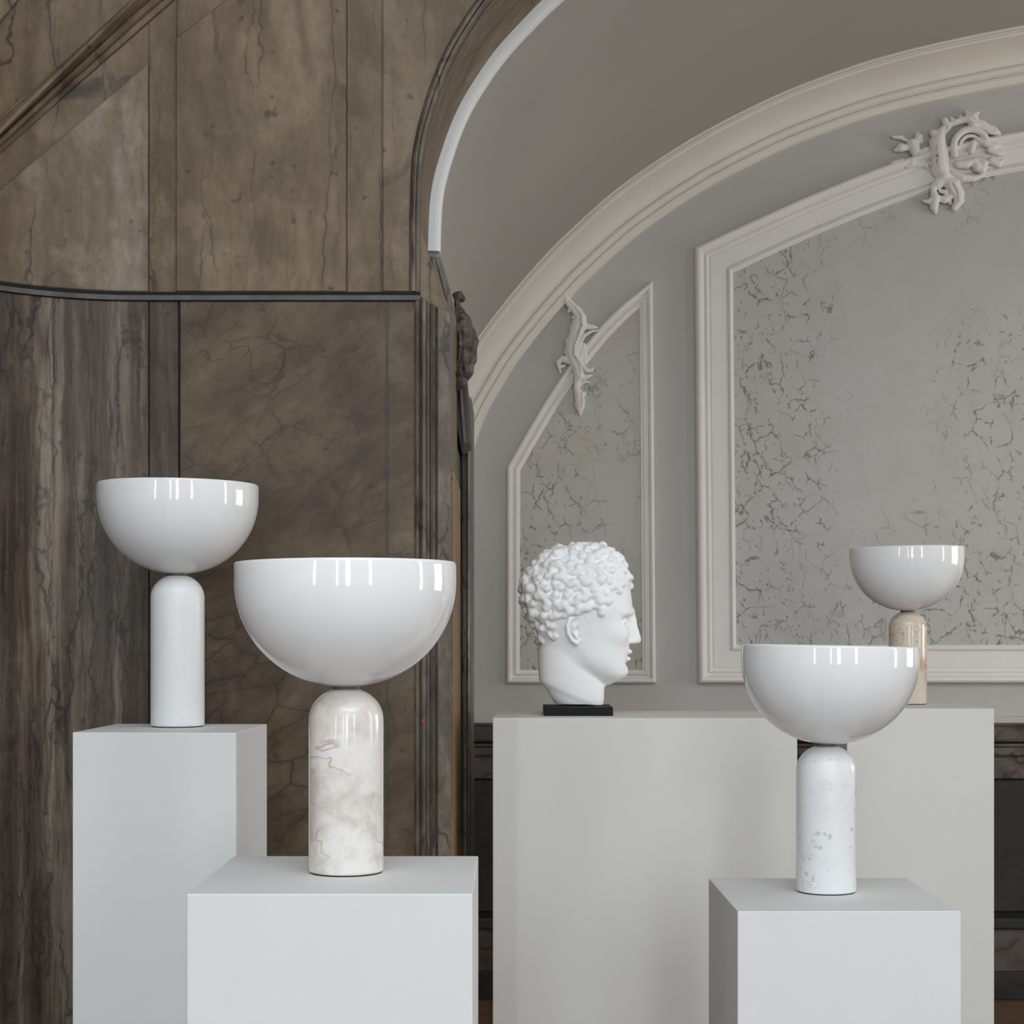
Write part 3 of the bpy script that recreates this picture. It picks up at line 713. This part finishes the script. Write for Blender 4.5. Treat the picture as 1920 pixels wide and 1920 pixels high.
M['corbel'] = brown_marble('carved_dark_stone', (0.040,0.029,0.022), (0.095,0.070,0.055), (0.26,0.23,0.195), streak=(30,30,30), vein=(20,20,20), veinw=0.02, rough=0.4, seed=2)
tag(link('carved_corbel', F_.mesh(corbmap), M['corbel'], None, True), 'dark stone corbel carved with leaves and a curled tip at the springing of the arch', 'corbel')

# ------------------------------------------------------------------ plinths
def plinth(label, xl, xr, yf, drop, depth, yaw, mat):
    D = F*drop/(yf-HY); X0 = (xl-CX)*D/F; X1 = (xr-CX)*D/F; wd = (X1-X0)/math.cos(yaw)
    h = EYE-drop; me = box_me(0, wd, 0, depth, 0, h)
    o = link('display_plinth', me, M[mat]); o.location = (X0, D, 0); o.rotation_euler = (0,0,-yaw)
    tag(o, label, 'plinth', 'painted display plinths'); bevel(o, 0.0016, 2)
    return EYE-drop
zL = plinth('off-white square plinth in front of the streaked brown marble, leftmost of all', 136, 445, 1373, .1818, .305, 0.045, 'plinth')
zF = plinth('off-white square plinth under the lamp with the rose-veined marble stem, nearest at lower left', 350, 886, 1676, .3359, .385, 0.0, 'plinth')
zR = plinth('low off-white plinth at lower right under the grey-flecked lamp, its left side in shade', 1383, 1803, 1708.5, .4568, .39, -0.01, 'plinth')
zB = plinth('very wide off-white plinth carrying the plaster head on its black block', 924, 1492, 1346, .195, .375, 0.03, 'plinth_warm_lit')
zC = plinth('tall off-white plinth at the far right under the small distant beige lamp', 1588, 1861, 1328, .195, .45, 0.04, 'plinth_warm_lit')

# ------------------------------------------------------------------ lamps
def shade_mesh(R=0.155, H=0.1745, cyl=0.026, th=0.0035):
    b = H-cyl; out = []
    pw = 0.96
    for i in range(41):
        a = PI/2*i/40
        out.append((R*math.sin(a)**pw if i else 0.0, b*(1-math.cos(a))))
    out[1:1] = []
    out.append((R, H-0.004)); out += [(R-0.0006, H-0.0015), (R-0.0018, H), (R-th+0.0006, H-0.0006), (R-th, H-0.003)]
    inn = []
    for i in range(40, -1, -1):
        a = PI/2*i/40
        inn.append(((R-th)*math.sin(a)**pw if i else 0.0, th+(b-th)*(1-math.cos(a))))
    return lathe(out+inn, 128)
def stem_mesh(R, H, dome=0.046):
    p = [(0,0.0018),(R-0.003,0.0018),(R-0.001,0.0026),(R,0.005)]
    for i in range(25):
        a = PI/2*i/24; p.append((R*math.cos(a)**0.9 if i < 24 else 0.0, H-dome+dome*math.sin(a)))
    return lathe(p, 96)
SH = shade_mesh()
def lamp(label, px, D, z, stemR, stemH, mat, tilt=0, dx=0, spin=0):
    t = thing('table_lamp', label, 'lamp', ((px-CX)*D/F, D, z), spin, 'white bowl table lamps on plinths')
    link('foot_pad', lathe([(0,0),(stemR-0.003,0),(stemR-0.003,0.002),(0,0.002)], 64), M['felt'], t)
    autosmooth(link('marble_stem', stem_mesh(stemR, stemH), M[mat], t), 50)
    link('collar', lathe([(0,stemH-0.003),(0.020,stemH-0.003),(0.020,stemH+0.0018),(0,stemH+0.0018)], 48), M['steel'], t)
    me = SH.copy() ; s = link('bowl_shade', me, M['shade'], t); autosmooth(s, 40)
    s.location = (dx, 0, stemH+0.0006); s.rotation_euler = (0, tilt, 0)
    return t
lamp('white bowl lamp on a tall plain white stem, left, before the brown marble wall', 333, 3.42, zL, 0.0517, 0.2955, 'lamp_plain', 0.008)
lamp('largest-looking bowl lamp, on a stem of rose and brown veined marble, nearest the front', 649, 2.471, zF, 0.0524, 0.2595, 'lamp_rose', 0.007, spin=2.2)
lamp('bowl lamp on a white stem with fine grey flecks, on the low right plinth', 1549, 3.11, zR, 0.0525, 0.2597, 'lamp_grey', 0.017, 0.0035)
lamp('small distant bowl lamp on a glossy beige and brown marble stem, far right', 1702, 4.826, zC, 0.0515, 0.255, 'lamp_beige', -0.018, -0.002, spin=0.7)

# ------------------------------------------------------------------ plaster head
S = 4.22/F/4.8; DH = 4.235
bust = thing('plaster_bust', 'white plaster cast of a curly-haired classical head in profile on a black block', 'sculpture', (((1084-CX)*DH/F), DH, zB))
bx0 = bust.location.x
def headmap(v):
    x = ((920+v[:,0]/4.8)-CX)*DH/F - bx0
    z = EYE+(HY-(980+v[:,2]/4.8))*DH/F - zB
    return np.stack([x, -v[:,1]*S, z], 1)
H0 = Field((215,-430,130), (1385,430,1665), 6.0)
sl, X, Y, Z = H0.sub(H0.lo, (1390,430,1670))
X = X.astype(np.float32); Y = Y.astype(np.float32)
zl = H0.ax[2]
def loft(keys, ex=2.2):
    v_, b_, f_, w_ = [np.array(c, float) for c in zip(*keys)]
    xb = np.interp(zl, v_, b_); xf = np.interp(zl, v_, f_); ww = np.interp(zl, v_, w_)
    ker = np.ones(7)/7
    xb, xf, ww = [np.convolve(np.pad(a, 3, 'edge'), ker, 'valid') for a in (xb, xf, ww)]
    cx = (xb+xf)/2; a = (xf-xb)/2
    q = (np.abs((X-cx)/a)**ex+np.abs(Y/ww)**ex)**(1/ex)
    d = (q-1)*np.minimum(a, ww)
    d = np.maximum(d, np.maximum(v_[0]-Z, Z-v_[-1])); return d.astype(np.float32)
skull = loft([(215,700,1000,40),(225,640,1030,110),(250,560,1080,170),(300,465,1150,240),(400,370,1212,300),(500,308,1242,332),(600,280,1258,345),(700,287,1270,345),(780,320,1278,338),(850,350,1262,325),(900,372,1252,312),(1000,415,1248,290),(1080,470,1246,275),(1140,540,1246,268),(1200,620,1232,262),(1270,690,1218,245),(1320,760,1222,218),(1370,840,1212,178),(1410,930,1170,125),(1440,985,1110,80),(1455,1020,1070,40)])
neck = loft([(960,520,900,215),(1100,440,940,225),(1180,424,960,222),(1300,426,985,215),(1420,436,1022,205),(1450,450,1024,202),(1520,500,1021,196),(1600,545,1019,185),(1640,580,1010,172)], 2.1)
H0.f = skull.copy(); H0.smin(sl, neck, 45)
core = H0.f.copy()
for sg in (-1, 1):
    H0.ell((1215,sg*128,882), (75,78,52), 26, True)
    H0.cone((1268,sg*40,800), (1180,sg*200,812), 24, 26, 30)
    H0.ell((1172,sg*122,890), (50,60,44), 10)
    H0.cone((1222,sg*90,868),(1165,sg*175,880), 9, 9, 8)
    H0.cone((1215,sg*95,914),(1160,sg*172,908), 7, 7, 8)
    H0.ell((1110,sg*172,1000), (110,66,85), 70)
    H0.cone((1290,sg*34,1062), (1262,sg*42,1070), 24, 20, 12)
    H0.ell((1295,sg*24,1098), (16,9,8), 6, True)
    H0.ell((1168,sg*182,866), (58,16,6), 5, True, -0.22)
    H0.ell((1180,sg*182,912), (42,13,5), 5, True, 0.12)
    e = sg*1.0
    y = 292*e
    H0.chain([(812,y,905,13),(800,y*1.02,868,16),(755,y*1.07,850,18),(705,y*1.10,872,19),(680,y*1.12,930,19),(690,y*1.10,1000,18),(722,y*1.05,1055,20),(762,y*1.0,1082,21),(785,y*.97,1060,16)], 7)
    H0.chain([(770,y*1.03,900,11),(742,y*1.06,940,13),(738,y*1.05,990,13),(760,y*1.02,1030,13)], 8)
    H0.ell((765,y*1.04,975), (22,30,34), 10, True)
    H0.cone((806,y*.98,975),(800,y*.98,1010), 14, 12, 12)
H0.chain([(1250,0,800,34),(1258,0,880,38),(1266,0,975,42),(1280,0,1045,42)], 24)
H0.chain([(1272,0,800,24),(1283,0,880,27),(1303,0,975,27),(1324,0,1045,30)], 14)
H0.ell((1305,0,1068), (40,26,20), 14)
H0.ell((1236,0,1162), (38,72,24), 12); H0.ell((1228,0,1226), (32,60,22), 12)
H0.cone((1262,-70,1193),(1262,70,1193), 7, 7, 0) if False else None
H0.ell((1262,0,1194), (46,95,6), 5, True)
H0.ell((1238,0,1268), (26,60,15), 16, True)
H0.ell((1182,0,1335), (54,80,56), 24)
# broken, bevelled underside at the back of the neck
pln = ((Z-1475)-(X-500)*0.40)*0.93-(1.0*0)
H0.f = np.maximum(H0.f, np.minimum(pln+0*Y-0.0, 1e3)*0+(Z-1640))
cut = (Z-(1462+(X-540)*0.42)); H0.f = np.where(cut > 0, H0.f+np.minimum(cut*0.22, 10).astype(np.float32), H0.f)
hd = link('head', H0.mesh(headmap), M['plaster'], bust, True)

# hair: a cap following the hairline, covered in curls
poly = np.array([(1400,100),(1400,545),(1262,560),(1190,590),(1120,620),(1060,690),(1015,760),(985,820),(930,870),(885,930),(850,900),(820,845),(740,826),(668,862),(650,960),(655,1040),(600,1110),(540,1165),(470,1195),(380,1170),(100,900),(100,100)], float)
def poly_sdf(px, pz):
    d = np.full(px.shape, 1e9); s_ = np.ones(px.shape); n = len(poly)
    for i in range(n):
        a = poly[i]; b = poly[i-1]; e = b-a; wx = px-a[0]; wz = pz-a[1]
        t_ = np.clip((wx*e[0]+wz*e[1])/(e@e), 0, 1); d = np.minimum(d, (wx-e[0]*t_)**2+(wz-e[1]*t_)**2)
        c1 = pz >= a[1]; c2 = pz < b[1]; c3 = e[0]*wz > e[1]*wx
        s_ = np.where((c1&c2&c3)|(~c1&~c2&~c3), -s_, s_)
    return s_*np.sqrt(d)
XX, ZZ = np.meshgrid(H0.ax[0], H0.ax[2], indexing='ij')
ps = poly_sdf(XX, ZZ)[:,None,:].astype(np.float32)
HR = Field((215,-430,130), (1385,430,1665), 6.0)
HR.f = np.maximum(core-2, ps); HR.smax(sl, -(core+30), 0)
HR.f = np.ascontiguousarray(HR.f)
cen = np.array([760.0, 0, 640.0]); rnd = random.Random(11); NC = 185
def core_at(p):
    i = np.clip(((np.array(p)-H0.lo)/6.0).astype(int), 0, np.array(H0.n)-1); return core[tuple(i)]
for i in range(NC):
    zz = 1-2*(i+.5)/NC; th = i*2.39996; r = math.sqrt(1-zz*zz)
    d = np.array([r*math.cos(th), zz, r*math.sin(th)])   # x, lateral, down
    rr = 60.0
    while rr < 900 and core_at(cen+d*rr) < 0: rr += 5
    p = cen+d*rr
    g = np.array([core_at(p+np.eye(3)[j]*14)-core_at(p-np.eye(3)[j]*14) for j in range(3)]); nn = g/(np.linalg.norm(g)+1e-9)
    if poly_sdf(np.array([p[0]]), np.array([p[2]]))[0] > (-42 if 620 < p[0] < 860 and 780 < p[2] < 1060 else -10): continue
    if p[0] > 1180 and p[2] > 540: continue
    # flow: locks sweep forward over the crown and down at the back
    flow = np.array([0.45, 0.0, 0.9]) if p[0] < 640 else np.array([0.9, 0, 0.35])
    flow = flow+np.array([rnd.uniform(-.7,.7), rnd.uniform(-.4,.4), rnd.uniform(-.7,.7)])
    u = flow-nn*(flow@nn); u /= np.linalg.norm(u)+1e-9; v_ = np.cross(nn, u)*(1 if rnd.random() < .6 else -1)
    sc = rnd.uniform(0.85, 1.2)*(0.86 if p[0] > 1000 or p[2] > 850 else 1.08)
    sc *= 1.35; R_ = 25*sc; pts = []
    for q in range(5):
        a = -0.4+q*0.95
        pts.append((*(p+nn*(4-2*q)*sc+u*(R_*math.cos(a)*1.6)+v_*(R_*math.sin(a))), (27, 24, 20, 15, 10)[q]*sc))
    HR.chain(pts, 13)
link('hair', HR.mesh(headmap), M['plaster'], bust, True)
me = box_me(0,0.162,0,0.17,0,0.0207); bb = link('base_block', me, M['black'], bust); bb.location = ((1020.4-CX)*4.14/F-bx0, 4.14-DH, 0); bevel(bb, .0015)
tag_o = None

# ------------------------------------------------------------------ tiny things
q = P(793, 1352, D1-0.03)
me = lathe([(0,0),(0.0032,0),(0.0032,0.001),(0,0.0018)], 24); o = link('red_disc', me, M['red']); o.location = (q.x, D1-0.0235, q.z); o.rotation_euler = (PI/2,0,0)  # small flat red disc on the jamb moulding
tag(o, 'tiny red round sticker on the brown marble jamb moulding', 'spot')
